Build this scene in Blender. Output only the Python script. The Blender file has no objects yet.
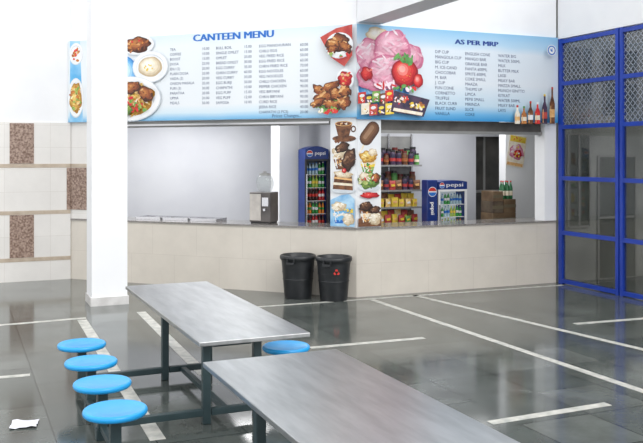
import bpy, bmesh, math, random
from mathutils import Matrix, Vector
random.seed(4)
scn=bpy.context.scene
H=2.3; F=840.0; CA=math.cos(math.radians(23.5)); SA=math.sin(math.radians(23.5))
# ---------------------------------------------------------------- materials
MC={}
def mat(name,col,rough=0.5,metal=0.0,col2=None,scale=8.0,emit=0.0,bump=0.0,spec=0.5,alpha=1.0,trans=0.0,stretch=None,ramp=(0.35,0.65)):
    if name in MC: return MC[name]
    m=bpy.data.materials.new(name); m.use_nodes=True
    nt=m.node_tree; b=nt.nodes['Principled BSDF']
    b.inputs['Base Color'].default_value=(*col,1); b.inputs['Roughness'].default_value=rough
    b.inputs['Metallic'].default_value=metal; b.inputs['Specular IOR Level'].default_value=spec
    if alpha<1: b.inputs['Alpha'].default_value=alpha
    if trans: b.inputs['Transmission Weight'].default_value=trans
    if emit: 
        b.inputs['Emission Color'].default_value=(*col,1); b.inputs['Emission Strength'].default_value=emit
    if col2 is not None or bump:
        tc=nt.nodes.new('ShaderNodeTexCoord'); mp=nt.nodes.new('ShaderNodeMapping')
        if stretch: mp.inputs['Scale'].default_value=stretch
        nz=nt.nodes.new('ShaderNodeTexNoise'); nz.inputs['Scale'].default_value=scale; nz.inputs['Detail'].default_value=5
        nt.links.new(tc.outputs['Object'],mp.inputs[0]); nt.links.new(mp.outputs[0],nz.inputs['Vector'])
        if col2 is not None:
            r=nt.nodes.new('ShaderNodeValToRGB')
            r.color_ramp.elements[0].color=(*col,1); r.color_ramp.elements[1].color=(*col2,1)
            r.color_ramp.elements[0].position=ramp[0]; r.color_ramp.elements[1].position=ramp[1]
            nt.links.new(nz.outputs['Fac'],r.inputs[0]); nt.links.new(r.outputs[0],b.inputs['Base Color'])
        if bump:
            bp=nt.nodes.new('ShaderNodeBump'); bp.inputs['Strength'].default_value=bump; bp.inputs['Distance'].default_value=0.01
            nt.links.new(nz.outputs['Fac'],bp.inputs['Height']); nt.links.new(bp.outputs[0],b.inputs['Normal'])
    MC[name]=m; return m
def tilemat(name,c1,c2,mortar,bw,bh,vertical=False,rough=0.2,msize=0.004,noise=0.3,nscale=1.5,off=0.0,shift=(0,0,0),spec=.5):
    m=bpy.data.materials.new(name); m.use_nodes=True; nt=m.node_tree; b=nt.nodes['Principled BSDF']
    b.inputs['Specular IOR Level'].default_value=spec
    tc=nt.nodes.new('ShaderNodeTexCoord'); vec=tc.outputs['Object']
    if vertical:
        sp=nt.nodes.new('ShaderNodeSeparateXYZ'); cb=nt.nodes.new('ShaderNodeCombineXYZ')
        nt.links.new(vec,sp.inputs[0]); nt.links.new(sp.outputs[0],cb.inputs[0]); nt.links.new(sp.outputs[2],cb.inputs[1]); vec=cb.outputs[0]
    mp=nt.nodes.new('ShaderNodeMapping'); mp.inputs['Location'].default_value=shift; nt.links.new(vec,mp.inputs[0])
    br=nt.nodes.new('ShaderNodeTexBrick'); br.offset=off; br.inputs['Scale'].default_value=1
    br.inputs['Brick Width'].default_value=bw; br.inputs['Row Height'].default_value=bh; br.inputs['Mortar Size'].default_value=msize
    br.inputs['Mortar Smooth'].default_value=0.1
    br.inputs['Color1'].default_value=(*c1,1); br.inputs['Color2'].default_value=(*c2,1); br.inputs['Mortar'].default_value=(*mortar,1)
    nt.links.new(mp.outputs[0],br.inputs['Vector'])
    nz=nt.nodes.new('ShaderNodeTexNoise'); nz.inputs['Scale'].default_value=nscale; nz.inputs['Detail'].default_value=8; nz.inputs['Roughness'].default_value=.65
    nt.links.new(tc.outputs['Object'],nz.inputs['Vector'])
    mr=nt.nodes.new('ShaderNodeMapRange'); mr.inputs['From Min'].default_value=.3; mr.inputs['From Max'].default_value=.7; mr.inputs['To Min'].default_value=1-noise; mr.inputs['To Max'].default_value=1+noise
    nt.links.new(nz.outputs['Fac'],mr.inputs[0])
    mx=nt.nodes.new('ShaderNodeVectorMath'); mx.operation='SCALE'
    nt.links.new(br.outputs['Color'],mx.inputs[0]); nt.links.new(mr.outputs[0],mx.inputs['Scale'])
    nt.links.new(mx.outputs[0],b.inputs['Base Color']); b.inputs['Roughness'].default_value=rough
    MC[name]=m; return m
WHITE=mat('painted_plaster_white',(0.82,0.83,0.85),0.7,col2=(0.86,0.87,0.88),scale=1.5)
INWALL=mat('interior_paint',(0.56,0.57,0.61),0.7,col2=(0.62,0.63,0.66),scale=1.0)
PLINTH=mat('plinth_stone',(0.55,0.54,0.53),0.4,col2=(0.68,0.67,0.66),scale=6)
FLOOR=tilemat('polished_green_grey_stone',(0.068,0.080,0.074),(0.112,0.124,0.115),(0.022,0.026,0.024),0.74,0.74,False,0.11,0.006,0.36,1.7,0,(0,0,0),.6)
CTILE=tilemat('cream_counter_tile',(0.64,0.595,0.525),(0.66,0.615,0.545),(0.55,0.50,0.44),0.9,0.54,True,0.12,0.003,0.05,2.4,0.5)
WTILE=tilemat('white_wall_tile',(0.72,0.70,0.67),(0.75,0.73,0.70),(0.62,0.59,0.55),0.8,0.41,True,0.25,0.003,0.04,2.0)
GRAN=mat('brown_granite',(0.15,0.085,0.06),0.35,col2=(0.42,0.31,0.25),scale=26)
BAND=mat('beige_band_tile',(0.42,0.34,0.26),0.4,col2=(0.52,0.44,0.35),scale=6)
DGRAN=mat('granite_slab',(0.16,0.15,0.14),0.12,col2=(0.30,0.28,0.26),scale=40)
STEEL=mat('brushed_steel',(0.39,0.40,0.405),0.29,0.90,col2=(0.51,0.52,0.525),scale=2,stretch=(6,1,1))
STEELE=mat('steel_edge',(0.5,0.5,0.51),0.3,0.85)
STEELP=mat('steel_plain',(0.6,0.6,0.62),0.25,0.9)
FRAME=mat('dark_green_grey_paint',(0.018,0.038,0.043),0.4,col2=(0.028,0.052,0.058),scale=5)
BLUE=mat('sky_blue_seat_plastic',(0.015,0.33,0.74),0.3,col2=(0.022,0.38,0.80),scale=3)
GATE=mat('blue_enamel',(0.008,0.04,0.34),0.35,col2=(0.010,0.05,0.40),scale=3)
BIN=mat('charcoal_plastic',(0.012,0.014,0.016),0.4,col2=(0.022,0.024,0.027),scale=6)
RED=mat('red_print',(0.6,0.03,0.02),0.5)
TAPE=mat('white_floor_paint',(0.62,0.61,0.56),0.4,col2=(0.38,0.39,0.36),scale=9)
SHUT=mat('shutter_grey_metal',(0.26,0.26,0.25),0.5,0.3,col2=(0.31,0.31,0.30),scale=3)
PBLUE=mat('print_blue',(0.010,0.15,0.55),0.5); PDARK=mat('print_ink',(0.015,0.045,0.15),0.5)
# ---------------------------------------------------------------- mesh builder
class MB:
    def __init__(s): s.v=[]; s.f=[]; s.fm=[]; s.m=[]; s.sm=[]
    def mi(s,m):
        if m not in s.m: s.m.append(m)
        return s.m.index(m)
    def add(s,vs,fs,m,M=None,smooth=False):
        o=len(s.v); i=s.mi(m)
        for v in vs:
            v=Vector(v); s.v.append(M@v if M is not None else v)
        for f in fs: s.f.append([o+k for k in f]); s.fm.append(i); s.sm.append(smooth)
    def box(s,a,b,m,M=None,bev=0.0):
        x0,y0,z0=a; x1,y1,z1=b
        if bev<=0:
            vs=[(x0,y0,z0),(x1,y0,z0),(x1,y1,z0),(x0,y1,z0),(x0,y0,z1),(x1,y0,z1),(x1,y1,z1),(x0,y1,z1)]
            s.add(vs,[(0,3,2,1),(4,5,6,7),(0,1,5,4),(1,2,6,5),(2,3,7,6),(3,0,4,7)],m,M)
        else:
            bm=bmesh.new(); bmesh.ops.create_cube(bm,size=1)
            bmesh.ops.scale(bm,vec=(x1-x0,y1-y0,z1-z0),verts=bm.verts)
            bmesh.ops.translate(bm,vec=((x0+x1)/2,(y0+y1)/2,(z0+z1)/2),verts=bm.verts)
            bmesh.ops.bevel(bm,geom=bm.edges[:],offset=bev,segments=2,affect='EDGES',profile=0.6)
            bm.verts.index_update()
            s.add([v.co.copy() for v in bm.verts],[[v.index for v in f.verts] for f in bm.faces],m,M); bm.free()
    def prism(s,pts,z0,z1,m,M=None):
        n=len(pts); vs=[(p[0],p[1],z0) for p in pts]+[(p[0],p[1],z1) for p in pts]
        fs=[list(range(n))[::-1],list(range(n,2*n))]+[(i,(i+1)%n,n+(i+1)%n,n+i) for i in range(n)]
        s.add(vs,fs,m,M)
    def lathe(s,prof,m,M=None,seg=32,cap0=True,cap1=True,smooth=True,a0=0):
        vs=[];fs=[];n=len(prof)
        for k in range(seg):
            a=2*math.pi*k/seg+a0
            for r,z in prof: vs.append((r*math.cos(a),r*math.sin(a),z))
        for k in range(seg):
            k2=(k+1)%seg
            for i in range(n-1): fs.append((k*n+i,k2*n+i,k2*n+i+1,k*n+i+1))
        s.add(vs,fs,m,M,smooth)
        if cap0: s.add([vs[k*n] for k in range(seg)],[list(range(seg))[::-1]],m,M)
        if cap1: s.add([vs[k*n+n-1] for k in range(seg)],[list(range(seg))],m,M)
    def done(s,name,parent=None,M=None,label=None,cat=None,kind=None,group=None,origin=None):
        me=bpy.data.meshes.new(name)
        vs=s.v
        if origin is not None:
            O=Vector(origin); vs=[v-O for v in vs]
        me.from_pydata([tuple(v) for v in vs],[],s.f)
        for m in s.m: me.materials.append(m)
        for p,i,q in zip(me.polygons,s.fm,s.sm): p.material_index=i; p.use_smooth=q
        me.update()
        ob=bpy.data.objects.new(name,me); scn.collection.objects.link(ob)
        if origin is not None: ob.location=origin
        if M is not None: ob.matrix_world=M
        if parent is not None: ob.parent=parent
        tag(ob,label,cat,kind,group); return ob
def tag(ob,label=None,cat=None,kind=None,group=None):
    if label: ob['label']=label
    if cat: ob['category']=cat
    if kind: ob['kind']=kind
    if group: ob['group']=group
def T(x,y,z): return Matrix.Translation((x,y,z))
def RZ(d): return Matrix.Rotation(math.radians(d),4,'Z')
def copytree(ob,M,label=None):
    c=ob.copy(); scn.collection.objects.link(c); c.matrix_world=M
    if label: c['label']=label
    for ch in ob.children:
        d=ch.copy(); scn.collection.objects.link(d); d.parent=c; d.matrix_parent_inverse=ch.matrix_parent_inverse.copy()
    return c
def child(o,par,Mw):
    o.parent=par; o.matrix_parent_inverse=par.matrix_world.inverted(); o.matrix_world=Mw
# ------------------------------------------------ surveyed facade frames
K=(5.97,12.3); WE=(1.96,16.31)
FL=T(WE[0],WE[1],0)@RZ(-45); LL=(K[0]-WE[0])*math.sqrt(2)
FR=T(K[0],K[1],0); LR=4.03
def hit(Fm,px,py,dep=0.0):
    """station along a facade plane + height, taken from survey sight lines"""
    l=(px-321.5)/F; d=Vector((l*CA+SA,-l*SA+CA,(156-py)/F)); I=Fm.inverted()
    o=I@Vector((0,0,H)); dd=I.to_3x3()@d; t=(dep-o.y)/dd.y; p=o+dd*t
    return p.x,p.z
def gp(px,py,z=0.0):
    D=F*(H-z)/(py-156); l=(px-321.5)/F*D
    return (l*CA+D*SA,-l*SA+D*CA)
# ---------------------------------------------------------------- shell
b=MB(); b.box((-12,-6,-0.2),(20,22,0),FLOOR); b.done('floor',kind='structure')
b=MB(); WY=16.3
b.box((-8,WY,0),(WE[0],WY+0.25,7),WHITE)
wl=b.done('wall_left',kind='structure')
b=MB()
b.box((-8,-0.02,0),(WE[0],0,2.92),WTILE)
for z in (2.12,1.26,0.40): b.box((-8,-0.026,z-0.035),(WE[0],-0.02,z+0.035),BAND)
for k in range(-3,1):
    x=0.89+2.0*k
    for z0,z1 in ((2.16,2.90),(0.44,1.22)): b.box((x,-0.03,z0),(x+0.42,-0.02,z1),GRAN)
    b.box((x+1.0-0.0,-0.03,1.30),(min(x+1.42,WE[0]),-0.02,2.08),GRAN)
b.done('wall_left_cladding',M=T(0,WY,0),kind='structure')
sA,_=hit(FL,112,170)
b=MB(); b.box((0,0,0),(LL,0.28,1.10),CTILE)
b.done('wall_counter_diagonal',M=FL,kind='structure')
b=MB(); b.box((0,0,1.131),(sA,0.28,2.92),WTILE)
b.box((0,-0.01,2.085),(sA,0,2.155),BAND); b.box((0.0,-0.012,1.30),(0.42,0,2.08),GRAN)
b.done('wall_pier',M=FL,kind='structure')
b=MB(); b.box((0,0,2.92),(LL,0.28,7),WHITE); b.done('wall_lintel_diagonal',M=FL,kind='structure')
b=MB(); b.box((0,0.0,2.92),(LR,0.28,7),WHITE); b.box((3.77,0.0,1.131),(LR,0.28,2.92),WHITE)
b.done('wall_lintel_right',M=FR,kind='structure')
b=MB(); b.box((0,0,0),(LR,0.28,1.10),CTILE); b.done('wall_counter_right',M=FR,kind='structure')
tt=math.tan(math.radians(22.5))
def slab(Fm,pts):
    b=MB(); b.prism(pts,1.101,1.13,DGRAN)
    return b.done('countertop',M=Fm,label='polished grey granite counter top slab above cream tiles',cat='countertop')
slab(FL,[(0,-.02),(LL+.02*tt-.001,-.02),(LL-.75*tt-.001,.75),(0.3,.75)]); slab(FR,[(-.02*tt+.001,-.02),(LR-.001,-.02),(LR-.001,.75),(.75*tt+.001,.75)])
b=MB(); b.box((0,-9.0,4.47),(0.45,-0.02,5.2),WHITE); b.done('wall_beam',M=FR,kind='structure')
b=MB(); b.box((10.02,2,4.42),(10.3,12.28,7),WHITE); b.done('wall_right',kind='structure')
IP=[(WE[0]+.4,WE[1]+.15),(K[0]+.12,K[1]+.4),(12.4,12.7),(12.4,17.9),(1.9,17.9)]
b=MB(); b.prism(IP,0.0,0.4,mat('canteen_floor',(0.3,0.3,0.3),0.4,col2=(0.36,0.36,0.36),scale=3)); b.done('floor',kind='structure')
b=MB(); b.box((1.9,17.5,0.4),(7.1,17.75,3.3),INWALL); b.done('wall_back_left',kind='structure')
b=MB(); b.box((6.06,16.1,0.4),(6.50,16.6,3.3),WHITE); b.done('wall_inner_column',kind='structure')
b=MB(); b.box((7.0,15.2,0.4),(7.15,17.5,3.3),INWALL); b.done('wall_divider',kind='structure')
b=MB(); b.box((7.15,15.2,0.4),(10.22,15.4,3.3),INWALL); b.box((10.22,15.2,2.72),(11.0,15.4,3.3),INWALL); b.box((11.0,15.2,0.4),(12.4,15.4,3.3),INWALL)
b.done('wall_back_right',kind='structure')
b=MB(); b.box((10.2,15.42,0.4),(11.02,15.46,2.74),mat('doorway_shade',(0.035,0.035,0.033),0.6,col2=(0.09,0.085,0.075),scale=2)); b.box((10.22,15.40,1.5),(11.0,15.419,1.56),SHUT); b.box((10.55,15.40,.4),(10.6,15.419,2.72),SHUT); b.done('doorway_1',kind='structure')  # dark sheet behind the opening: shade of the space beyond painted in
b=MB(); b.box((10.12,14.0,0.4),(11.3,14.22,3.3),WHITE); b.done('wall_inner_pier',kind='structure')
b=MB(); b.box((12.2,12.6,0.4),(12.4,15.2,3.3),INWALL); b.done('wall_inner_end',kind='structure')
b=MB(); b.box((10.05,12.3,0),(12.4,12.55,7),mat('outer_render',(0.22,0.23,0.22),0.8,col2=(0.42,0.43,0.40),scale=1.3)); b.done('wall_right_front',kind='structure')
DWIN=mat('dark_window_glass',(0.02,0.027,0.027),0.06,col2=(0.07,0.085,0.075),scale=2)
for wi,(xa,xb,za,zb) in enumerate(((10.25,10.75,1.0,2.7),(10.95,11.85,.0,2.3),(10.3,10.8,3.3,4.3),(11.1,11.9,3.1,4.3))):
    b=MB(); b.box((xa,12.275,za),(xb,12.299,zb),DWIN)
    for x in (xa,(xa+xb)/2,xb): b.box((x-.02,12.26,za),(x+.02,12.276,zb),SHUT)
    for z in (za,(za+zb)/2,zb): b.box((xa+.02,12.262,max(0,z-.02)),(xb-.02,12.275,z+.02),SHUT)
    b.done('window_%d'%(wi+1),kind='structure')
b=MB(); b.prism(IP,3.3,3.4,WHITE); b.done('ceiling',kind='structure')
b=MB(); b.box((15.5,-2,0),(15.8,22,5),mat('yard_wall',(0.30,0.31,0.29),0.8,col2=(0.42,0.42,0.38),scale=0.8)); 
for k in range(6):
    y=1.0+k*3.0; b.box((15.42,y,1.2),(15.5,y+1.7,3.0),DWIN); b.box((15.38,y+.8,1.2),(15.42,y+.87,3.0),WHITE); b.box((15.38,y-.06,1.1),(15.45,y+1.76,1.2),WHITE)
b.done('wall_yard',kind='structure')
# ---------------------------------------------------------------- hall column
b=MB(); b.box((-0.27,-0.27,0),(0.27,0.27,7),WHITE); b.box((-0.29,-0.29,0),(0.29,0.29,0.13),PLINTH)
b.done('wall_column',M=T(2.17,13.45,0),kind='structure')
r2=math.sqrt(.5)
b=MB(); b.prism([(0,0),(0.44,0),(0.44,.30),(-0.10,.55),(-0.45*r2,0.45*r2)],1.131,2.92,WHITE)
pil=b.done('wall_corner_pillar',M=T(K[0],K[1],0),kind='structure')
# ---------------------------------------------------------------- text
def text_into(b,body,M,size,mt,width=None,align='LEFT',bold=0.0,line=1.0):
    cu=bpy.data.curves.new('t','FONT'); cu.body=body; cu.size=size; cu.align_x=align; cu.space_line=line
    cu.resolution_u=2
    ob=bpy.data.objects.new('t',cu); scn.collection.objects.link(ob)
    bpy.context.view_layer.update()
    me=bpy.data.meshes.new_from_object(ob.evaluated_get(bpy.context.evaluated_depsgraph_get()))
    vs=[v.co.copy() for v in me.vertices]; fs=[list(p.vertices) for p in me.polygons]
    if vs:
        if width:
            x0=min(v.x for v in vs); x1=max(v.x for v in vs); k=width/(x1-x0)
            for v in vs: v.x*=k
        n=3 if bold else 1
        for i in range(n):
            o=(i-(n-1)/2)*bold
            b.add([(v.x+o,-.0002*i,v.y) for v in vs],fs,mt,M)
    bpy.data.objects.remove(ob); bpy.data.curves.remove(cu); bpy.data.meshes.remove(me)
class Print(MB):
    def __init__(s,dep): super().__init__(); s.dep=dep
    def nxt(s): s.dep-=0.0002; return s.dep
    def ell(s,x,z,rx,rz,m,rot=0,n=24,wob=0.0,ph=None):
        y=s.nxt(); vs=[]; ph=random.uniform(0,6) if ph is None else ph
        for k in range(n):
            a=2*math.pi*k/n; w=1+wob*math.sin(a*5+ph)+wob*.7*math.sin(a*8+ph*2)+wob*.5*math.sin(a*3-ph)
            ex=rx*w*math.cos(a); ez=rz*w*math.sin(a)
            c,t=math.cos(rot),math.sin(rot); vs.append((x+ex*c-ez*t,y,z+ex*t+ez*c))
        s.add(vs,[list(range(n))],m)
    def ball(s,x,z,rx,rz,tones,rot=0,wob=0.04,hx=-.25,hz=.3):
        ph=random.uniform(0,6); n=len(tones)
        for i,m in enumerate(tones):
            q=i/(n-0.0); k=(1-q)**.8 if i else 1.0
            s.ell(x+hx*rx*q,z+hz*rz*q,rx*k,rz*k,m,rot,36,wob,ph)
    def rough(s,x,z,rx,rz,tones,rot=0,wob=.08,n=30,sz=.16,el=1.8):
        """irregular food mass: shaded base plus small pieces whose tone follows the light"""
        s.ball(x,z,rx,rz,tones[:-2],rot,wob)
        for i in range(n):
            a=random.uniform(0,6.283); q=math.sqrt(random.random())*.9
            u,v=q*math.cos(a),q*math.sin(a); t=.45-.35*u+.45*v+random.uniform(-.3,.3)
            m=tones[max(0,min(len(tones)-1,int(t*len(tones))))]
            c,sn=math.cos(rot),math.sin(rot); ex,ez=u*rx,v*rz
            r=sz*random.uniform(.5,1.2)*min(rx,rz)
            s.ell(x+ex*c-ez*sn,z+ex*sn+ez*c,r*el,r*.8,m,random.uniform(-.9,.9),9,.15)
    def poly(s,pts,m):
        y=s.nxt(); s.add([(p[0],y,p[1]) for p in pts],[list(range(len(pts)))],m)
    def bits(s,x,z,rx,rz,ms,n,sz=.25,elong=1.8):
        for i in range(n):
            a=random.uniform(0,6.283); q=math.sqrt(random.random())*.82
            r=sz*random.uniform(.6,1.2)*min(rx,rz)
            y=s.nxt(); m=random.choice(ms); rot=random.uniform(0,3.14); vs=[]
            for k in range(9):
                t=2*math.pi*k/9; w=random.uniform(.8,1.15); ex=r*elong*w*math.cos(t)*.7; ez=r*w*math.sin(t)*.8
                vs.append((x+rx*q*math.cos(a)+ex*math.cos(rot)-ez*math.sin(rot),y,z+rz*q*math.sin(a)+ex*math.sin(rot)+ez*math.cos(rot)))
            s.add(vs,[list(range(9))],m)
fm=lambda n,a,c,sc=14: mat('print_'+n,a,0.5,col2=c,scale=sc)
def tones(name,stops,n=8,sc=10):
    out=[]
    for i in range(n):
        t=i/(n-1)*(len(stops)-1); j=min(int(t),len(stops)-2); f=t-j
        c=[stops[j][k]*(1-f)+stops[j+1][k]*f for k in range(3)]
        out.append(mat('print_%s_tone_%d'%(name,i),tuple(v*.9 for v in c),.5,col2=tuple(min(1,v*1.08) for v in c),scale=sc))
    return out
TP=tones('pink',[(.58,.16,.28),(.78,.36,.48),(.84,.52,.62),(.90,.76,.82)]); TS=tones('strawberry',[(.30,.0,.01),(.62,.015,.02),(.78,.08,.06),(.88,.4,.36)],6)
TC=tones('chicken',[(.06,.015,.006),(.28,.07,.02),(.52,.20,.05),(.76,.44,.18)],7); TK=tones('choco',[(.02,.008,.004),(.08,.03,.015),(.2,.09,.04),(.45,.28,.17)],7); TW=tones('cream',[(.55,.42,.26),(.78,.68,.5),(.88,.82,.7),(.95,.92,.86)],6)
TG=tones('greenish',[(.08,.16,.03),(.25,.38,.07),(.55,.6,.22),(.85,.85,.6)],7); TY=tones('golden',[(.42,.20,.02),(.74,.44,.08),(.84,.64,.2),(.93,.85,.5)],7); TB=tones('bluebowl',[(.05,.25,.6),(.12,.42,.78),(.4,.66,.88),(.75,.88,.95)],6)
CURRY=fm('curry',(0.35,0.06,0.01),(0.75,0.30,0.05)); RICE=fm('rice',(0.78,0.42,0.08),(0.85,0.70,0.35),22); PLATE=fm('plate',(0.78,0.80,0.82),(0.88,0.89,0.9),4); PLATES=fm('plate_rim_grey',(0.55,0.60,0.65),(0.68,0.72,0.75),5)
CHK=fm('fried_chicken',(0.30,0.09,0.025),(0.62,0.25,0.07),12); CHKD=fm('fried_dark',(0.10,0.025,0.01),(0.25,0.08,0.03),14); CHKL=fm('fried_light',(0.70,0.36,0.12),(0.85,0.55,0.25),14)
SALAD=fm('salad',(0.10,0.30,0.04),(0.45,0.52,0.12),18); REDP=fm('red_backdrop',(0.40,0.02,0.03),(0.60,0.10,0.07),6)
PINKL=fm('pink_light',(0.90,0.68,0.76),(0.93,0.82,0.87),9); PINKD=fm('pink_deep',(0.7,0.22,0.36),(0.8,0.35,0.48),9)
STRAW=fm('strawberry',(0.55,0.01,0.02),(0.75,0.05,0.04),14); CREAM=fm('cream',(0.78,0.68,0.50),(0.9,0.85,0.75),12)
CHOC=fm('chocolate',(0.06,0.02,0.01),(0.25,0.10,0.04),12); GLASS=fm('glass_blue',(0.12,0.36,0.65),(0.45,0.68,0.85),5); DK=fm('dark_pack',(0.02,0.02,0.05),(0.10,0.05,0.10),8)
GRN=fm('green_pack',(0.05,0.25,0.05),(0.3,0.5,0.1),10); YEL=fm('yellow',(0.75,0.50,0.03),(0.85,0.70,0.1),8); LEAF=fm('mint',(0.05,0.22,0.05),(0.15,0.4,0.1),12); SKY=fm('sky_wash',(0.10,0.42,0.75),(0.40,0.68,0.88),2)
def signmat(name,stops):
    m=bpy.data.materials.new(name); m.use_nodes=True; nt=m.node_tree; b=nt.nodes['Principled BSDF']; b.inputs['Roughness'].default_value=0.35
    tc=nt.nodes.new('ShaderNodeTexCoord'); sp=nt.nodes.new('ShaderNodeSeparateXYZ'); nt.links.new(tc.outputs['Object'],sp.inputs[0])
    mr=nt.nodes.new('ShaderNodeMapRange'); mr.inputs['From Min'].default_value=2.92+.07; mr.inputs['From Max'].default_value=4.44+.07
    nz=nt.nodes.new('ShaderNodeTexNoise'); nz.inputs['Scale'].default_value=0.7
    nt.links.new(tc.outputs['Object'],nz.inputs['Vector'])
    ad=nt.nodes.new('ShaderNodeMath'); ad.operation='MULTIPLY_ADD'; ad.inputs[1].default_value=0.14
    nt.links.new(nz.outputs['Fac'],ad.inputs[0]); nt.links.new(sp.outputs[2],ad.inputs[2])
    nt.links.new(ad.outputs[0],mr.inputs[0])
    r=nt.nodes.new('ShaderNodeValToRGB'); e=r.color_ramp.elements
    e[0].position=stops[0][0]; e[0].color=(*stops[0][1],1); e[1].position=stops[-1][0]; e[1].color=(*stops[-1][1],1)
    for p,c in stops[1:-1]:
        q=e.new(p); q.color=(*c,1)
    nt.links.new(mr.outputs[0],r.inputs[0]); nt.links.new(r.outputs[0],b.inputs['Base Color']); return m
SIGNL=signmat('menu_board_print',[(0,(0.14,0.42,0.70)),(0.04,(0.30,0.56,0.78)),(0.09,(0.62,0.75,0.83)),(0.18,(0.77,0.81,0.84)),(0.86,(0.77,0.82,0.85)),(1,(0.66,0.77,0.84))])
SIGNR=signmat('price_board_print',[(0,(0.05,0.30,0.62)),(0.06,(0.15,0.44,0.72)),(0.16,(0.54,0.70,0.81)),(0.42,(0.74,0.80,0.85)),(0.78,(0.70,0.78,0.85)),(0.86,(0.46,0.66,0.82)),(1,(0.26,0.53,0.77))])
def lines(b,px,py,txt,size,pitch,Fm,mt,width=None,dep=-0.062,bold=0.0,align='LEFT'):
    s,z=hit(Fm,px,py,-0.06); text_into(b,txt,T(s,dep,z),size,mt,width,align,bold,line=pitch/size)
def PO(pts,m,Fm,pr): pr.poly([hit(Fm,x,y,-0.06) for x,y in pts],m)
class FP:
    def __init__(s,Fm,p): s.F=Fm; s.p=p
    def g(s,px,py,rx,ry):
        a,z=hit(s.F,px,py,-.06); a2,_=hit(s.F,px+rx,py,-.06); _,z2=hit(s.F,px,py-ry,-.06); return a,z,a2-a,z2-z
    def e(s,px,py,rx,ry,m,rot=0,wob=0): s.p.ell(*s.g(px,py,rx,ry),m,rot,24,wob)
    def ball(s,px,py,rx,ry,t,rot=0,wob=.03,**k): s.p.ball(*s.g(px,py,rx,ry),t,rot,wob,**k)
    def rough(s,px,py,rx,ry,t,rot=0,wob=.07,**k): s.p.rough(*s.g(px,py,rx,ry),t,rot,wob,**k)
    def b(s,px,py,rx,ry,ms,n,sz=.25,el=1.8): s.p.bits(*s.g(px,py,rx,ry),ms,n,sz,el)
    def plate(s,px,py,rx,ry): s.e(px,py,rx,ry,PLATES); s.e(px,py-.4,rx*.97,ry*.96,PLATE); s.e(px,py,rx*.78,ry*.78,PLATES); s.e(px,py+.5,rx*.76,ry*.75,PLATE)
    def berry(s,px,py,rx,ry):
        s.ball(px,py,rx,ry,TS,0,.02); s.b(px,py,rx*.8,ry*.8,[YEL],12,.045,1); s.b(px,py-ry*.9,rx*.7,ry*.25,[LEAF],5,.8,2)
b=MB(); b.prism([(0,-.06),(LL+.06*tt-.001,-.06),(LL-.001,-.001),(0,-.001)],2.93,4.44,SIGNL)
left=b.done('menu_board',M=FL,label='wide pale blue canteen menu board with food pictures above counter',cat='sign')
bpy.context.view_layer.update()
p=Print(-0.0605); f=FP(FL,p)
PO([(70,41),(80,41),(83,122),(70,122)],SKY,FL,p)
f.plate(76,54,7,11); f.b(76,54,5,9,[CURRY,STRAW,CHKL],18); f.plate(76,98,8,20); f.rough(76,98,6,15,TY); f.b(76,98,6,14,[RICE,CURRY,SALAD,CHK],24)
f.plate(138,45,17,10.5); f.rough(138,45,13,8,TC,n=24); f.b(138,45,11,6,[CURRY,SALAD,STRAW],8,.2)
f.ball(128,74,11,17,TB,.2,.02); f.plate(151,67,18,16); f.ball(151,67,12,10,TW,0,.02); f.b(151,66,8,6,[CREAM,YEL,PLATE],9,.22)
f.plate(131,99,31,22.5); f.rough(131,99,24,17,TY,0,.05,n=110,sz=.09,el=4); f.b(132,98,23,15,[RICE,CHKL,CREAM,CURRY],70,.07,6)
f.rough(134,88,9,6,TC,.2,n=14); f.rough(148,94,8,7,TC,-.6,n=14); f.b(140,108,14,6,[SALAD,LEAF,STRAW],22,.3); f.b(130,101,8,5,[STRAW,SALAD],7,.35)
f.rough(125,110,10,6,TG,0,n=16)
PO([(322,38),(338,29),(354,25),(354,56),(346,67),(333,58)],REDP,FL,p)
f.plate(341,46,14,13); f.rough(339,44,12,9,TC,.3,.1,n=26); f.rough(347,47,8,5,TC,-.7,.1,n=12); f.rough(335,50,6,4,TC,.4,.1,n=8); f.b(333,54,5,3,[SALAD,STRAW,CREAM],9,.4); f.b(346,56,7,2,[STRAW,LEAF],6,.8)
f.plate(347,80,9,11); f.rough(347,80,7,8,TS,0,.08,n=14); f.b(347,79,6,7,[CURRY,CHKL,STRAW],10,.22)
f.e(333,99,19,13,PLATES); f.e(333,98,18.5,12.5,PLATE); f.b(333,104,17,8,[SALAD,LEAF],22,.35)
for x,y,rx,ry,ro in ((323,91,9,4.5,-.5),(333,87,10,4.5,.35),(327,98,11,5.5,.15),(340,95,9,6,-.4),(348,92,6,6,.2),(321,103,8,4,.4),(335,105,10,4.5,-.2),(347,103,7,6.5,.3)):
    f.rough(x,y,rx,ry,TC,ro,.1,n=16,sz=.22,el=2)
f.b(330,111,14,2.5,[SALAD,LEAF,STRAW,CREAM],18,.8)
x=p.done('printed_picture'); child(x,left,FL)
b=MB()
s0,z0=hit(FL,193,41.5,-.06); s1,_=hit(FL,273,40,-.06)
text_into(b,"CANTEEN MENU",T(s0,-.062,z0),0.17,PBLUE,width=s1-s0,bold=0.011)
c1="TEA\nCOFFEE\nBOOST\nDOSA\nIDLI (2)\nPLAIN DOSA\nVADA (2)\nONION MASALA\nPURI (3)\nPARATHA\nUPMA\nMEALS"
p1="10.00\n10.00\n15.00\n25.00\n20.00\n25.00\n20.00\n35.00\n30.00\n30.00\n20.00\n50.00"
c2="BULL BOIL\nSINGLE OMLET\nOMLET\nBREAD OMLET\nEGG CURRY\nCHKN CURRY\nVEG CURRY\nEGG BURJI\nCHAPATHI\nEGG PUFF\nVEG PUFF\nSAMOSA"
p2="15.00\n15.00\n20.00\n30.00\n35.00\n60.00\n30.00\n30.00\n10.00\n15.00\n12.00\n10.00"
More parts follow.
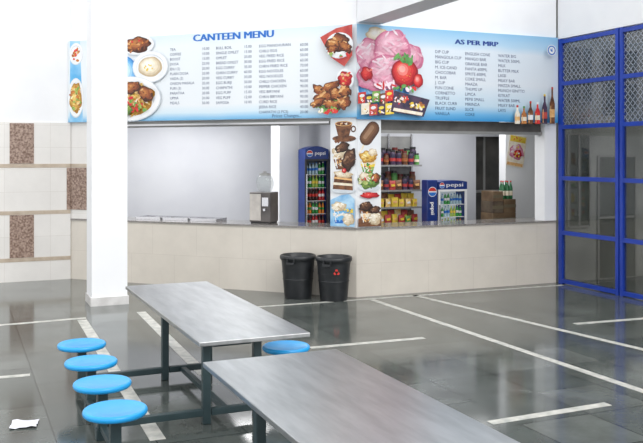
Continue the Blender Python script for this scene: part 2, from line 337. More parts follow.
c3="EGG MANCHURIAN\nCHILLI EGG\nVEG FRIED RICE\nEGG FRIED RICE\nCHKN FRIED RICE\nEGG NOODLES\nVEG NOODLES\nCHILLI CHICKEN\nPEPPER CHICKEN\nVEG BIRYANI\nCHKN BIRYANI\nCURD RICE\nJEERA RICE\nCHAPATHI (2 PCS)"
p3="60.00\n60.00\n50.00\n60.00\n70.00\n60.00\n50.00\n90.00\n90.00\n60.00\n90.00\n30.00\n40.00\n20.00"
for px,py,t in ((170,51,c1),(202,50,p1),(216,49.5,c2),(244,48,p2),(259,47.5,c3),(300,46,p3)):
    lines(b,px,py,t,0.066,0.086,FL,PDARK)
lines(b,272,117.5,"Prices Changes...",0.08,0.1,FL,PDARK)
t=b.done('lettering'); child(t,left,FL)
# ---- right sign
b=MB(); b.prism([(-.06*tt+.001,-.06),(4.02,-.06),(4.02,-.001),(0.001,-.001)],2.90,4.44,SIGNR)
right=b.done('menu_board',M=FR,label='pale blue price board with pink ice cream pictures above counter',cat='sign')
bpy.context.view_layer.update()
p=Print(-0.0605); f=FP(FR,p)
f.ball(384,90,25,20,TB,0,.01)
f.ball(377,35,11,8,TW,0,.06); f.rough(370,56,14,18,TP,0,.05,n=40,sz=.1,el=3); f.rough(410,58,13,14,TP,0,.05,n=34,sz=.1,el=3); f.rough(392,48,18,18,TP,0,.05,n=60,sz=.09,el=3); f.rough(372,78,16,13,TP,0,.05,n=40,sz=.1,el=3); f.rough(388,72,22,17,TP,0,.05,n=80,sz=.08,el=3.2)
f.b(386,86,18,3,[PINKL,PINKD,STRAW],14,.6,4)
f.rough(365,74,6,7,TS,n=6); f.berry(403,73,13,14); f.b(402,58,10,4,[LEAF],8,.5,2.6); f.ball(416,81,5,7,TS); f.b(404,89,14,3,[STRAW,LEAF,PINKL],12,.7)
for i,(x,y,c) in enumerate(((360,97,RED),(367,99,DK),(374,96,GRN),(381,98,CHOC),(387,95,STRAW),(363,108,CREAM),(371,109,REDP),(379,109,DK),(387,108,YEL))):
    PO([(x-4,y-4),(x+4,y-5),(x+4.5,y+6),(x-4,y+7)],c,FR,p); f.e(x,y-1,2.6,1.6,(PLATE,YEL,CREAM)[i%3],.2); f.b(x,y+3,3,2.5,[YEL,STRAW,CHOC,CREAM,PINKL],6,.4)
PO([(392,91),(427,100),(421,117),(388,112)],DK,FR,p); f.b(399,100,9,5,[STRAW,CREAM,CHOC,PINKL,CHK],26,.3); f.b(414,106,9,6,[CREAM,YEL,CHOC,CHK],20,.3); PO([(391,108),(420,113),(419,116),(390,111)],CREAM,FR,p)
for i,(x,h,c) in enumerate(((514,18,CREAM),(520.5,17,CHK),(527,22,CHOC),(534,21,STRAW),(541,29,DK),(548.5,36,CHOC))):
    by=124; w=2.6
    PO([(x-w,by),(x+w,by),(x+w,by-h*.55),(x+w*.7,by-h*.64),(x+.9,by-h*.76),(x+.9,by-h),(x-.9,by-h),(x-.9,by-h*.76),(x-w*.7,by-h*.64),(x-w,by-h*.55)],c,FR,p)
    PO([(x-w,by-h*.18),(x+w,by-h*.18),(x+w,by-h*.4),(x-w,by-h*.4)],(CHKL,CREAM,PLATE,CREAM,REDP,CHKL)[i],FR,p); PO([(x-1,by-h-.5),(x+1,by-h-.5),(x+1,by-h+1.6),(x-1,by-h+1.6)],(RED,GRN,RED,PLATE,YEL,REDP)[i],FR,p); PO([(x-w*.7,by-1),(x-w*.45,by-1),(x-w*.45,by-h*.5),(x-w*.7,by-h*.5)],CHKL,FR,p)
f.e(548,51,4.6,5.5,PLATE); f.e(548,51,3.9,4.7,PBLUE); f.e(548,51,2.9,3.5,PLATE); f.b(548,51,1.6,2,[PBLUE],4,.5)
x=p.done('printed_picture'); child(x,right,FR)
b=MB(); s0,z0=hit(FR,455,43,-.06); s1,_=hit(FR,498,45,-.06)
text_into(b,"AS PER MRP",T(s0,-.0625,z0-0.015),0.115,mat('print_navy',(0.01,0.05,0.28),.5),width=s1-s0,bold=0.009)
d1="DIP CUP\nMANGOLA CUP\nBIG CUP\nM. ICE-CAND\nCHOCOBAR\nM. BAR\nJ. CUP\nFUN CONE\nCORNETTO\nTRUFFLE\nBLACK CURR\nFRUIT SUND\nVANILLA"
d2="ENGLISH CONE\nMANGO BAR\nORANGE BAR\nFANTA 600ML\nSPRITE 600ML\nCOKE SMALL\nMAAZA\nTHUMS UP\nLIMCA\nPEPSI SMALL\nMIRINDA\nSLICE\nCOKE"
d3="WATER BIG\nWATER 500ML\nMILK\nBUTTER MILK\nLASSI\nMILKY BAR\nMAZZA SMALL\nMUNCH GINTTO\nKITKAT\nWATER 500ML\nMILKY BAR\nLAYS"
for px,py,t in ((435,53,d1),(465,55,d2),(498,57,d3)): lines(b,px,py,t,0.073,0.087,FR,PDARK)
t=b.done('lettering'); child(t,right,FR)
# ---- pillar posters
MPL=T(K[0],K[1],0)@RZ(-45)
PALE=fm('pale_poster',(0.74,0.77,0.80),(0.82,0.83,0.84),3)
def parfait(p,x,z0,z1,w,layers,top,bits):
    n=len(layers); h=z1-z0
    for i,m in enumerate(layers):
        a,c=z0+h*i/n,z0+h*(i+1)/n; wa=w*(.55+.45*i/n); wc=w*(.55+.45*(i+1)/n)
        p.poly([(x-wa,a),(x+wa,a),(x+wc,c),(x-wc,c)],m)
    p.bits(x,z0+h*.5,w*.7,h*.45,bits,18,.2,2.5)
    p.poly([(x-w*.45,z0+.02),(x-w*.35,z0+.02),(x-w*.6,z1-.02),(x-w*.75,z1-.02)],PLATE)
    p.rough(x,z1+w*.45,w*1.05,w*.65,top,0,.09,n=20,sz=.2,el=2)
b=MB(); b.box((-0.45,-0.012,1.14),(-.008,-0.001,2.91),PALE)
po=b.done('dessert_poster',M=MPL,label='tall poster with coffee cup and ice cream pictures on pillar face',cat='poster'); bpy.context.view_layer.update()
p=Print(-0.0125)
p.ell(-.21,2.58,.215,.06,PLATES); p.ell(-.21,2.585,.205,.055,CHOC)
p.poly([(-.37,2.83),(-.07,2.83),(-.12,2.64),(-.17,2.59),(-.26,2.59),(-.32,2.64)],CHOC); p.ell(-.05,2.74,.045,.055,CHOC); p.ell(-.05,2.74,.025,.032,PALE); p.ell(-.22,2.83,.15,.042,CHKL); p.ell(-.22,2.83,.13,.032,CHKD); p.bits(-.22,2.83,.11,.022,[CREAM,CHKL],6,.5,3); p.bits(-.30,2.54,.10,.03,[CHKD,CHOC],8,.5,1.6)
parfait(p,-.27,2.08,2.30,.14,[CHOC,CREAM,CHKD,CREAM],TW,[CHOC,CHKL]); p.rough(-.24,2.44,.13,.08,TK,.4,.08,n=14)
p.rough(-.12,2.24,.11,.19,TK,-.3,.07,n=28)
p.ell(-.22,1.74,.215,.05,PLATES); p.poly([(-.40,1.76),(-.05,1.74),(-.07,1.97),(-.36,2.03)],CHOC); p.poly([(-.395,1.83),(-.055,1.81),(-.06,1.85),(-.39,1.87)],CREAM); p.poly([(-.38,1.93),(-.065,1.90),(-.07,1.93),(-.375,1.96)],CHKL); p.rough(-.22,2.0,.16,.055,TW,-.1,.08,n=14); p.ball(-.2,2.06,.04,.04,TS)
p.poly([(-.44,1.15),(-.02,1.15),(-.02,1.60),(-.12,1.68),(-.25,1.66),(-.44,1.58)],GLASS); parfait(p,-.29,1.20,1.42,.12,[PBLUE,SKY,CREAM,SKY],TW,[PLATE,SKY]); p.rough(-.12,1.27,.10,.10,TW,0,.07,n=18); p.bits(-.12,1.40,.1,.05,[YEL,CREAM,PBLUE],8,.4)
x=p.done('printed_picture'); child(x,po,MPL)
b=MB(); b.box((0.008,-0.012,1.14),(0.44,-0.001,2.91),PALE)
po=b.done('dessert_poster',M=FR,label='tall poster with chocolate bar and sundae pictures on pillar face',cat='poster'); bpy.context.view_layer.update()
p=Print(-0.0125)
def capsule(cx,cz,L,r,rot,m):
    y=p.nxt(); vs=[]; c,sn=math.cos(rot),math.sin(rot)
    for k in range(9): a=math.pi*k/8; vs.append((L/2+r*math.sin(a),r*math.cos(a)))
    for k in range(9): a=math.pi*k/8; vs.append((-L/2-r*math.sin(a),-r*math.cos(a)))
    p.add([(cx+u*c-v*sn,y,cz+u*sn+v*c) for u,v in vs],[list(range(len(vs)))],m)
capsule(.09,2.42,.18,.016,1.05,CREAM); 
for i,m in enumerate(TK[2:6]): capsule(.23-.006*i,2.67+.006*i,.20,.12-.028*i,.9,m)
parfait(p,.20,2.02,2.22,.15,[LEAF,SALAD,YEL,CREAM],TY,[STRAW,LEAF,CREAM]); p.rough(.28,2.36,.08,.06,TW,0,.08,n=10)
p.ell(.22,1.78,.205,.055,PLATES); p.rough(.22,1.90,.20,.13,TG,.1,.09,n=40); p.rough(.12,1.97,.08,.07,TW,0,.06,n=8); p.rough(.33,1.94,.08,.08,TC,0,.06,n=8); p.bits(.22,1.9,.17,.07,[LEAF,CREAM,STRAW],12,.2,3)
p.rough(.22,1.66,.17,.05,TS,0,.08,n=12)
p.poly([(.01,1.15),(.43,1.15),(.43,1.40),(.30,1.36),(.01,1.28)],CHOC); parfait(p,.15,1.20,1.42,.12,[CHOC,CHKD,CREAM,CHOC],TK,[CREAM,CHKL]); p.rough(.31,1.28,.11,.11,TW,0,.07,n=22); p.rough(.31,1.42,.10,.06,TK,.2,.08,n=10)
x=p.done('printed_picture'); child(x,po,FR)
# ---------------------------------------------------------------- shutters
b=MB(); 
b.box((sA+.01,0.02,2.82),(LL-0.47,0.26,2.915),SHUT); b.box((sA+.01,-0.03,2.84),(LL-0.47,0.018,2.87),STEELE)
b.done('roller_shutter',M=FL,label='grey metal rolled shutter box under menu board',cat='shutter')
b=MB(); b.box((0.46,0.10,2.70),(3.76,0.27,2.90),mat('shutter_dark',(0.10,0.095,0.085),0.5,0.2,col2=(0.15,0.14,0.13),scale=4)); b.box((0.46,0.06,2.68),(3.76,0.098,2.73),SHUT)
b.done('roller_shutter',M=FR,label='dark brown grey rolled shutter box under price board',cat='shutter')
# ---------------------------------------------------------------- floor markings
def strip(pa,pb,w=0.10):
    a=Vector((*pa,0)); c=Vector((*pb,0)); d=(c-a); L=d.length; ang=math.atan2(d.y,d.x)
    b=MB(); b.box((0,-w/2,0.0005),(L,w/2,0.003),TAPE)
    b.done('floor_marking_line',M=T(a.x,a.y,0)@Matrix.Rotation(ang,4,'Z'),label='worn white painted line on stone floor',cat='floor marking',group='white floor lines')
strip((6.1,12.0),(6.2,2.0)); strip((6.93,12.1),(7.75,5.5)); strip((4.2,12.12),(9.9,12.0),0.08)
strip(gp(310,348),gp(424,338)); strip(gp(490,423),gp(608,404)); strip(gp(575,324),gp(650,318)); strip(gp(-20,327),gp(86,318)); strip(gp(-5,378),gp(30,375))
strip(gp(82,320),gp(158,440),0.13); strip(gp(141,312),gp(205,375),0.13)
# ---------------------------------------------------------------- tables
def tube(b,p0,p1,w,m=FRAME):
    a=[min(p0[i],p1[i])-w/2 for i in range(3)]; c=[max(p0[i],p1[i])+w/2 for i in range(3)]
    b.box(a,c,m,bev=w*.12)
def stool(x,y,par,inv):
    b=MB(); b.box((-0.04,-0.04,0.09),(0.04,0.04,0.41),FRAME,bev=.006); b.box((-.09,-.09,.405),(.09,.09,.418),FRAME)
    b.box((-0.055,-0.055,0.0),(0.055,0.055,0.09),FRAME,bev=.008)
    st=b.done('stool',M=T(x,y,0)); st.parent=par; st.matrix_parent_inverse=inv
    b=MB(); b.lathe([(0.05,.415),(.20,.415),(.220,.420),(.230,.432),(.233,.445),(.230,.458),(.222,.466),(.212,.468),(.200,.463),(.05,.462)],BLUE,seg=44)
    se=b.done('seat',parent=st,label='round sky blue plastic stool seat'); return st
def table(x0,x1,y0,y1,frames,stools,label):
    base=T((x0+x1)/2,(y0+y1)/2,0); inv=base.inverted()
    e=bpy.data.objects.new('canteen_table',None); scn.collection.objects.link(e); e.matrix_world=base; e.empty_display_size=.2
    tag(e,label,'table')
    def part(b,n,l=None):
        o=b.done(n,label=l); o.parent=e; o.matrix_parent_inverse=inv; return o
    b=MB(); b.box((x0,y0,.712),(x1,y1,.75),STEEL,bev=.006); 
    part(b,'tabletop','brushed stainless steel tabletop')
    for fy in frames:
        for fx in (x0+.12,x1-.42):
            b=MB(); tube(b,(fx,fy,.035),(fx,fy,.676),.07); part(b,'leg')
        b=MB(); tube(b,(x0+.2,fy,.68),(x1-.5,fy,.68),.05); part(b,'crossbar')
        b=MB(); tube(b,(x0-.68,fy,.10),(x0+.06,fy,.10),.06); tube(b,(x0+.19,fy,.10),(x1-.49,fy,.10),.06); part(b,'stool_arm')
    b=MB(); tube(b,(x0+.3,min(frames)+.06,.68),(x0+.3,max(frames)-.06,.68),.05); tube(b,(x0+.3,min(frames)+.07,.1),(x0+.3,max(frames)-.07,.1),.05); part(b,'rail')
    ys=[s[1] for s in stools if s[0]<x0]
    if ys:
        b=MB(); tube(b,(x0-.76,min(ys)+.06,.10),(x0-.76,max(ys)-.06,.10),.05); part(b,'stool_rail')
    for s in stools:
        stool(s[0],s[1],e,inv)
        if s[0]>x0+.5:
            b=MB(); tube(b,(x1-.36,s[1],.1),(s[0]-.08,s[1],.1),.05); part(b,'stool_arm')
    return e
table(1.85,2.85,6.80,10.12,(7.02,8.57),[(1.13,8.50),(1.11,7.74),(1.09,6.98),(1.06,6.20),(2.93,7.60)],'long stainless steel canteen table with attached round blue stools')
table(1.70,2.80,2.7,6.15,(3.6,5.2),[],'long stainless steel canteen table on dark green square legs')
# ---------------------------------------------------------------- bins
def binobj(x,y,label,logo=False):
    b=MB(); b.lathe([(.215,0),(.22,.015),(.265,.56),(.27,.60),(.28,.62),(.293,.63),(.298,.66),(.29,.69),(.275,.70),(.265,.69),(.255,.58),(.215,.05),(.02,.04)],BIN,seg=40,cap1=True)
    for k in (.30,.42): b.lathe([(.238+(.0),k),(.253+.01*(k>.4),k+.006),(.245,k+.02)],BIN,seg=40,cap0=False,cap1=False)
    o=b.done('dustbin',M=T(x,y,0)@RZ(-23),label=label,cat='dustbin')
    for a in (68,248):
        h=MB(); R=Matrix.Rotation(math.radians(a),4,'Z')
        h.box((.305,-.07,.56),(.335,.07,.60),BIN,M=R,bev=.008); h.box((.285,-.07,.58),(.31,-.05,.66),BIN,M=R); h.box((.285,.05,.58),(.31,.07,.66),BIN,M=R)
        h.done('handle',parent=o)
    if logo:
        h=MB()
        R=Matrix.Rotation(math.radians(8),4,'Z')
        for a in range(3):
            an=math.radians(90+120*a); cx,cz=.028*math.cos(an),.47+.028*math.sin(an)
            h.add([(cx+.026*math.cos(an+t),-.274,cz+.026*math.sin(an+t)) for t in (-1.9,-.6,.6,1.9)],[(0,1,2,3)],RED,M=R)
        h.done('printed_emblem',parent=o,label='red emblem print')
    return o
binobj(5.10,12.69,'charcoal black open plastic dustbin against tiled counter')
binobj(5.54,12.25,'charcoal black open plastic dustbin with red emblem print',True)
# ---------------------------------------------------------------- paper litter
def scrap(px,py,sx,sy,lab):
    b=MB(); n=6; vs=[];fs=[]
    for i in range(n):
        for j in range(n):
            vs.append((i*sx/5+random.uniform(-.006,.006),j*sy/5+random.uniform(-.006,.006),.004+random.uniform(0,.018)))
    for i in range(n-1):
        for j in range(n-1): fs.append((i*n+j,(i+1)*n+j,(i+1)*n+j+1,i*n+j+1))
    b.add(vs,fs,mat('crumpled_paper',(0.70,0.71,0.77),0.7,col2=(0.76,0.76,0.8),scale=6))
    g=gp(px,py); b.done('paper_scrap',M=T(g[0],g[1],0)@RZ(-10),label=lab,cat='litter')
scrap(9,430,.22,.22,'crumpled white paper scrap lying on stone floor')
# ---------------------------------------------------------------- gate
MG=T(10.04,12.24,0)@RZ(-90)
PG=mat('tinted_glass_lower',(0.03,0.035,0.03),0.04,col2=(0.055,0.06,0.05),scale=0.6,alpha=.5,spec=1.0); PG2=mat('tinted_glass_upper',(0.035,0.045,0.06),0.06,col2=(0.06,0.07,0.09),scale=0.8,alpha=.5,spec=.8)
WIRE=mat('wire_grey',(0.36,0.39,0.46),0.4,0.3)
ZS=[0.05,0.92,1.90,2.82,3.60,4.36]
for gi,(a,c) in enumerate(((0,1.50),(1.53,3.03),(3.06,4.56))):
    M=MG@T(a,0,0); w=c-a
    b=MB()
    b.box((0,-.04,0),(.09 if gi==0 else .07,.04,4.41),GATE); b.box((w-.07,-.04,0),(w,.04,4.41),GATE)
    for i,z in enumerate(ZS): b.box((.07,-.038,z-.035),(w-.07,.038,z+.035),GATE)
    if gi: b.box((w*.5-.02,-.03,0.96),(w*.5+.02,.03,2.78),GATE)
    g=b.done('gate_panel',M=M,label='blue painted steel gate panel with glass panes and wire mesh',cat='gate',group='blue gate panels')
    bpy.context.view_layer.update()
    for i in range(5):
        q=MB(); q.box((.07,.0,ZS[i]+.035),(w-.07,.01,ZS[i+1]-.035),PG if i<3 else PG2)
        o=q.done('glass_pane'); child(o,g,M)
    q=MB()
    for i in (3,4):
        z0,z1=ZS[i]+.035,ZS[i+1]-.035; x0,x1=.07,w-.07; hh=z1-z0; st=.11; t=.008
        k=x0-hh
        while k<x1:
            for sgn in (0,1):
                xa=max(k,x0); xb=min(k+hh,x1)
                if xb-xa>.01:
                    za=z0+(xa-k); zb=z0+(xb-k)
                    if sgn: za=z1-(xa-k); zb=z1-(xb-k)
                    q.add([(xa,-.012,za-t),(xb,-.012,zb-t),(xb,-.012,zb+t),(xa,-.012,za+t)],[(0,1,2,3)],WIRE)
            k+=st
    o=q.done('wire_mesh'); child(o,g,M)
# ---------------------------------------------------------------- canteen interior things
COOL=mat('cooler_blue',(0.006,0.026,0.17),0.3,col2=(0.010,0.04,0.22),scale=3); COOLI=mat('cooler_lit_inside',(0.6,0.68,0.7),0.5,emit=.35); COOLD=mat('cooler_dim_inside',(0.12,0.16,0.18),0.5,col2=(0.18,0.22,0.24)); BLK=mat('black_plastic',(0.02,0.02,0.022),0.4)  # dark liner has the tall cooler's weaker lighting put into its colour
WH=mat('white_print',(0.8,0.8,0.8),0.4)
def globe(p,cx,cz,r):
    p.ell(cx,cz,r*1.15,r*1.15,WH); y=p.nxt(); N=16
    for sg,m in ((1,RED),(-1,PBLUE)):
        p.add([(cx+r*math.cos(a*math.pi/N),y,cz+sg*(.012+(r-.012)*math.sin(a*math.pi/N))) for a in range(N+1)],[list(range(N+1))],m)
def cooler(x0,x1,y0,y1,z0,z1,label,shelves=4,hh=.26,r=.085,fr=None,inside=None,arch=0.0):
    fr=fr or BLK; inside=inside or COOLI
    b=MB(); t=.03; hz=z1-hh
    b.box((x0,y0+.04,z0+.12),(x0+t,y1,hz),COOL); b.box((x1-t,y0+.04,z0+.12),(x1,y1,hz),COOL); b.box((x0+t,y1-.03,z0+.12),(x1-t,y1,hz),inside)
    b.box((x0,y0+.02,z0),(x1,y1,z0+.12),BLK)
    N=10; pts=[(x0,hz),(x1,hz)]+[(x1-(x1-x0)*i/N,z1-arch+arch*math.sin(math.pi*i/N)) for i in range(N+1)]
    b.prism([(q[0],q[1]) for q in pts],-y1,-y0,COOL,M=Matrix.Rotation(math.radians(90),4,'X'))
    o=b.done('drinks_cooler',label=label,cat='fridge',origin=((x0+x1)/2,(y0+y1)/2,z0)); bpy.context.view_layer.update()
    q=MB(); q.box((x0,y0,z0+.12),(x0+.04,y0+.035,hz),fr); q.box((x1-.04,y0,z0+.12),(x1,y0+.035,hz),fr); q.box((x0+.04,y0,z0+.12),(x1-.04,y0+.035,z0+.17),fr); q.box((x0+.04,y0,hz-.04),(x1-.04,y0+.035,hz),fr); q.box((x0+.01,y0-.03,z0+.5),(x0+.03,y0,hz-.3),STEELP)
    d=q.done('door_frame'); child(d,o,Matrix.Identity(4))
    zs=[z0+.20+(hz-z0-.25)*k/shelves for k in range(shelves)]
    for z in zs:
        q=MB(); q.box((x0+.035,y0+.05,z-.01),(x1-.035,y1-.035,z),WH); d=q.done('shelf'); child(d,o,Matrix.Identity(4))
    p=Print(y0-.001); cx=x0+r*1.6; cz=(hz+z1)/2-arch*.3
    globe(p,cx,cz,r)
    text_into(p,"pepsi",T(cx+r*1.8,p.nxt(),cz-.025),.11,WH,width=(x1-.04-(cx+r*1.8))*.85,bold=.003)
    d=p.done('printed_emblem'); child(d,o,Matrix.Identity(4))
    return zs
z1s=cooler(6.43,6.94,15.6,15.98,0.4,2.50,'tall blue glass-front drinks cooler filled with bottles',shelves=6,r=.06,inside=COOLD,arch=.07)
z2s=cooler(8.68,9.34,14.2,14.60,0.4,1.82,'blue glass-front drinks cooler with white door frame',shelves=4,hh=.18,r=.05,fr=WH,arch=.03)
b=MB(); b.box((8.42,14.2,.4),(8.66,14.42,1.83),COOL,bev=.02); 
o=b.done('drinks_cooler',label='narrow plain blue drinks cooler with round emblem',cat='fridge'); bpy.context.view_layer.update()
p=Print(14.199); globe(p,8.54,1.60,.085)
text_into(p,"pepsi",T(8.51,p.nxt(),1.4)@Matrix.Rotation(math.radians(90),4,'Y'),.12,WH,bold=.006)
d=p.done('printed_emblem'); child(d,o,Matrix.Identity(4))
BC=[mat('drink_'+n,c,0.15) for n,c in (('green',(0.03,0.28,0.05)),('orange',(0.75,0.22,0.02)),('cola',(0.05,0.015,0.01)),('clear',(0.4,0.55,0.62)),('red',(0.5,0.02,0.02)),('lime',(0.35,0.5,0.08)))]
def bottle(m,lab,cap):
    b=MB(); b.lathe([(.03,0),(.034,.01),(.034,.05),(.03,.08),(.034,.11),(.034,.15),(.025,.19),(.012,.22),(.012,.235)],m,seg=12)
    o=b.done('drink_bottle',label=lab,cat='bottle',group='chilled drink bottles in coolers'); 
    b=MB(); b.lathe([(.0345,.085),(.0345,.14)],cap,seg=12,cap0=False,cap1=False); b.done('bottle_label',parent=o)
    b=MB(); b.lathe([(.014,.235),(.014,.255)],cap,seg=10); b.done('cap',parent=o); return o
protos=[bottle(BC[0],'green soft drink bottle inside cooler',WH),bottle(BC[1],'orange soft drink bottle inside cooler',BC[0]),bottle(BC[2],'dark cola bottle inside cooler',RED),bottle(BC[3],'clear water bottle inside cooler',PBLUE),bottle(BC[5],'lime drink bottle inside cooler',YEL),bottle(BC[4],'red drink bottle inside cooler',WH)]
used=set()
def place(i,M):
    if i in used: copytree(protos[i],M)
    else: protos[i].matrix_world=M; used.add(i)
R=random.Random(9)
for r,z in enumerate(z1s):
    row=[[3,3,0],[0,4,0],[2,2,5],[1,0,1],[2,5,2],[1,4,2]][::-1][r]
    for k in range(6): place(row[(k//2)%3],T(6.505+k*.072,15.72,z+.001)@Matrix.Scale(.97+R.uniform(-.08,.03),4))
for r,z in enumerate(z2s):
    row=[[2,5,1],[1,4,0],[0,3,4],[3,0,3]][r]
    for k in range(8): place(row[(k//2)%3],T(8.765+k*.070,14.32,z+.001)@Matrix.Scale(.86+R.uniform(-.06,.04),4))
# wall rack
b=MB(); RX0,RX1=7.5,8.62
for x in (RX0,RX1-.03,(RX0+RX1)/2): b.box((x,15.13,.5),(x+.03,15.16,2.75),STEELP)
b.box((RX0,15.165,.5),(RX1,15.185,2.7),mat('rack_back_panel',(0.20,0.20,0.20),.6,col2=(0.28,0.28,0.27),scale=4))
rack=b.done('wall_rack',label='slotted steel wall rack holding snack packets and jars',cat='shelf',origin=(8,15.13,.5)); bpy.context.view_layer.update()
RZs=[.94,1.28,1.62,2.12]
for z in RZs:
    q=MB(); q.box((RX0,14.75,z-.02),(RX1,15.12,z),STEELP); q.box((RX0,14.74,z-.03),(RX1,14.749,z+.005),SHUT); d=q.done('shelf'); child(d,rack,Matrix.Identity(4))
def packet(m,m2,lab):
    b=MB(); nx,nz=5,6; vs=[];fs=[]
    for sd in (-1,1):
        for i in range(nx):
            for j in range(nz):
                u=i/(nx-1);v=j/(nz-1); th=.045*(4*v*(1-v))**.6*(4*u*(1-u)*.6+.4)
                if j in(0,nz-1) : th=.002
                vs.append(((u-.5)*.15*(1 if 0<j<nz-1 else 1.05),sd*th,v*.22))
    for sd in (0,1):
        o=sd*nx*nz
        for i in range(nx-1):
            for j in range(nz-1):
                q=(o+i*nz+j,o+(i+1)*nz+j,o+(i+1)*nz+j+1,o+i*nz+j+1); fs.append(q if sd==0 else q[::-1])
    b.add(vs,fs,m,smooth=True); b.add([(-.04,-.05,.08),(.05,-.05,.09),(.04,-.05,.15),(-.05,-.05,.13)],[(0,1,2,3)],m2)
    return b.done('snack_packet',label=lab,cat='snack packet',group='snack packets on wall rack')
pk=[packet(YEL,CHKL,'yellow crisp packet standing on rack shelf'),packet(REDP,YEL,'red crisp packet standing on rack shelf'),packet(RICE,WH,'orange snack packet standing on rack shelf'),packet(GRN,YEL,'green snack packet standing on rack shelf'),packet(CHOC,CHKL,'dark brown snack packet standing on rack shelf')]
def mkjar(m,lid,lb,lab):
    b=MB(); b.lathe([(.055,0),(.06,.01),(.06,.2),(.05,.23),(.045,.24)],m,seg=16); j=b.done('snack_jar',label=lab,cat='jar',group='jars on rack')
    b=MB(); b.lathe([(.0605,.07),(.0605,.13)],lb,seg=16,cap0=False,cap1=False); b.done('jar_label',parent=j)
    b=MB(); b.lathe([(.052,.24),(.052,.275)],lid,seg=16); b.done('lid',parent=j); return j
MAR=mat('maroon_lid',(0.14,0.015,0.015),.4)
jars=[mkjar(CHOC,MAR,CHK,'dark sweets jar with maroon lid on rack shelf'),mkjar(DK,BLK,REDP,'black sweets jar with black lid on rack shelf'),mkjar(LEAF,BLK,CREAM,'green sweets jar with black lid on rack shelf')]
uj=set(); us=set()
def jput(i,M):
    if i in uj: copytree(jars[i],M)
    else: jars[i].matrix_world=M; uj.add(i)
def pput(i,M):
    if i in us:
        c=pk[i].copy(); scn.collection.objects.link(c); c.matrix_world=M
    else: pk[i].matrix_world=M; us.add(i)
for k in range(8):
    x=7.57+k*.14
    jput([0,1,0,1,1,0,1,2][k],T(x,14.83,2.121)@Matrix.Scale(1.12+R.uniform(-.3,.04),4)); jput([1,0,1,1,0,0,2,1][k],T(x+.02,15.02,2.121)@Matrix.Scale(1.15,4)@Matrix.Diagonal((1,1,1.0+R.uniform(0,.25),1)))
    if k%3==1: pput(4,T(x,14.83,1.621)@RZ(R.uniform(-15,15))@Matrix.Scale(.9,4))
    elif k%4==3: pput(1,T(x,14.83,1.621)@RZ(R.uniform(-15,15))@Matrix.Scale(.85,4))
    else: jput([2,0,1,0,1,1,1,0][k],T(x,14.83,1.621)@Matrix.Scale(1+R.uniform(-.3,.0),4))
    jput([1,0,1,0,2,0,1,0][k],T(x,15.01,1.621)@Matrix.Scale(1.12,4)@Matrix.Diagonal((1,1,1+R.uniform(-.1,.25),1)))
for k in range(7):
    x=7.59+k*.153
    pput([0,0,2,0,0,2,0][k],T(x,14.84,1.281)@RZ(R.uniform(-12,12))@Matrix.Scale(.85+R.uniform(-.15,.05),4)); pput([2,0,4,0,1,0,0][k],T(x,15.0,1.281)@Matrix.Scale(1.0,4)@Matrix.Diagonal((.9,.9,1.1+R.uniform(0,.2),1)))
    pput([1,2,1,0,1,3,1][k],T(x,14.84,.941)@RZ(R.uniform(-12,12))@Matrix.Scale(.85+R.uniform(-.15,.05),4)); pput([4,1,0,1,2,1,4][k],T(x,15.0,.941)@Matrix.Scale(1.0,4)@Matrix.Diagonal((.9,.9,1.1+R.uniform(0,.2),1)))
# cartons and bottles on top
CART=mat('brown_carton',(0.10,0.06,0.03),0.6,col2=(0.17,0.11,0.06),scale=5); CART2=mat('cardboard',(0.22,0.15,0.09),0.7,col2=(0.28,0.2,0.12),scale=5); CART3=mat('dark_carton',(0.05,0.03,0.02),0.6,col2=(0.12,0.09,0.06),scale=6)
for x0,x1,z0,z1,m in ((9.46,10.0,.4,.95,CART2),(9.46,10.0,.95,1.2,CART),(9.46,9.71,1.2,1.42,CART3),(9.72,10.0,1.2,1.46,CART),(9.47,9.70,1.421,1.62,CART)):
    b=MB(); b.box((x0,13.5,z0+.001),(x1,13.9,z1),m,bev=.01); b.box((x0,13.495,(z0+z1)/2-.03),(x1,13.4995,(z0+z1)/2+.03),mat('packing_tape',(0.12,0.10,0.06),0.4))
    b.done('carton',label='stacked brown carton of drinks behind serving counter',cat='box',group='stacked cartons')
G2=mat('bottle_green_dark',(0.02,0.14,0.05),0.2)
b=MB(); b.lathe([(.034,0),(.038,.01),(.038,.2),(.03,.25),(.014,.30),(.014,.33)],G2,seg=14); gb=b.done('green_bottle',label='dark green bottle standing on brown cartons',cat='bottle',group='green bottles on cartons')
b=MB(); b.lathe([(.0385,.07),(.0385,.16)],CREAM,seg=14,cap0=False,cap1=False); b.done('bottle_label',parent=gb)
b=MB(); b.lathe([(.016,.33),(.016,.355)],STRAW,seg=10); b.done('cap',parent=gb)
gb.matrix_world=T(9.77,13.6,1.461)
for x,y,zz in ((9.86,13.58,1.461),(9.95,13.6,1.461),(9.81,13.72,1.461),(9.92,13.72,1.461)): copytree(gb,T(x,y,zz))
# notice poster, hung askew
PM=T(10.38,13.99,2.40)@Matrix.Rotation(math.radians(9),4,'Y')
b=MB(); b.box((-.21,-.002,-.32),(.21,.004,.32),CREAM); o=b.done('notice_poster',M=PM,label='tilted cream notice poster with pink red artwork on white wall',cat='poster'); bpy.context.view_layer.update()
p=Print(-.003); p.poly([(-.19,.18),(.19,.18),(.19,.30),(-.19,.30)],YEL); p.poly([(-.19,-.30),(.19,-.30),(.19,-.24),(-.19,-.24)],CHKL); p.rough(0,-0.02,.17,.15,TP,0,.08,n=24); p.rough(.03,-.05,.1,.08,TS,0,.08,n=12); p.bits(0,-.02,.15,.12,[YEL,CHKL,PINKD,WH],12,.2); p.bits(0,.24,.15,.04,[STRAW],8,.3,3)
d=p.done('printed_picture'); child(d,o,PM)
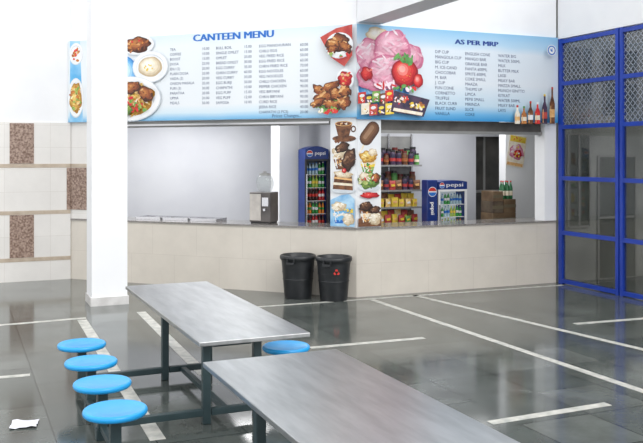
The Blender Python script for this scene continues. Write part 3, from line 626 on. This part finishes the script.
# counter machine + glass jar
s,z=hit(FL,264,224,.42)
b=MB(); b.box((-.20,-.17,.02),(.20,.17,.54),mat('machine_body',(0.06,0.052,0.05),0.3,col2=(0.11,0.10,0.095),scale=4),bev=.015); b.box((-.18,-.15,0),(.18,.15,.02),BLK)
b.box((-.19,-.18,.05),(.02,-.171,.51),mat('machine_pale_panel',(0.46,0.43,0.40),0.4,col2=(0.55,0.52,0.48))); 
mc=b.done('drinks_machine',M=FL@T(s,.42,1.131),label='dark hot drinks machine with pale panel standing on counter',cat='drinks machine'); bpy.context.view_layer.update()
b=MB(); b.box((.05,-.19,.3),(.17,-.172,.45),STEELP); b.box((.09,-.23,.22),(.13,-.172,.26),STEELP); b.done('tap',parent=mc)
b=MB(); b.lathe([(.09,0),(.12,.02),(.15,.10),(.155,.16),(.14,.24),(.10,.29),(.08,.30)],mat('jar_glass',(0.55,0.6,0.6),0.03,alpha=.3,spec=1.0),seg=28,cap1=False); jb=b.done('glass_jar',M=FL@T(s+.02,.42,1.672),label='round clear glass jar on drinks machine',cat='jar')
b=MB(); b.lathe([(.10,.285),(.10,.32),(.03,.335),(.03,.36)],SHUT,seg=20); b.done('lid',parent=jb)
sa,_=hit(FL,140,220,.45); sb,_=hit(FL,222,220,.45); n=3; w=(sb-sa)/n
for k in range(n):
    b=MB(); x0=.02; x1=w-.02
    b.box((x0,-.2,0),(x1,.2,.012),STEELP); b.box((x0,-.2,.012),(x0+.015,.2,.05),STEELP); b.box((x1-.015,-.2,.012),(x1,.2,.05),STEELP); b.box((x0,-.2,.012),(x1,-.185,.05),STEELP); b.box((x0,.185,.012),(x1,.2,.05),STEELP); b.box((x0-.01,-.215,.04),(x1+.01,-.2,.05),STEELP)
    b.done('serving_tray',M=FL@T(sa+k*w,.47,1.131),label='shallow stainless steel serving tray on counter',cat='tray',group='trays on counter')
# ---------------------------------------------------------------- lights
w=bpy.data.worlds.new('w'); scn.world=w; w.use_nodes=True; w.node_tree.nodes['Background'].inputs[0].default_value=(0.98,0.985,1.0,1); w.node_tree.nodes['Background'].inputs[1].default_value=1.65
def area(loc,size,sy,en,rot=(0,0,0),col=(1,1,1)):
    l=bpy.data.lights.new('canteen_fill','AREA'); l.shape='RECTANGLE'; l.size=size; l.size_y=sy; l.energy=en; l.color=col
    o=bpy.data.objects.new('canteen_fill',l); scn.collection.objects.link(o); o.location=loc; o.rotation_euler=rot; return o
area((4.5,16.0,3.25),2.5,1.2,80); area((8.7,13.9,3.25),2.5,1.2,50)  # added fill lights that brighten the canteen interior; no fixtures there
sun=bpy.data.lights.new('sun','SUN'); sun.energy=1.2; sun.angle=math.radians(30); sun.color=(1,.985,.96); so=bpy.data.objects.new('sun',sun); scn.collection.objects.link(so); so.rotation_euler=(math.radians(55),0,math.radians(12))
# ---------------------------------------------------------------- camera
cam=bpy.data.cameras.new('camera'); cam.sensor_width=36; cam.lens=F/643*36; cam.shift_y=-65.5/643; cam.clip_end=200
co=bpy.data.objects.new('camera',cam); scn.collection.objects.link(co); co.location=(0,0,H); co.rotation_euler=(math.radians(90),0,math.radians(-23.5)); scn.camera=co
scn.view_settings.view_transform='Standard'
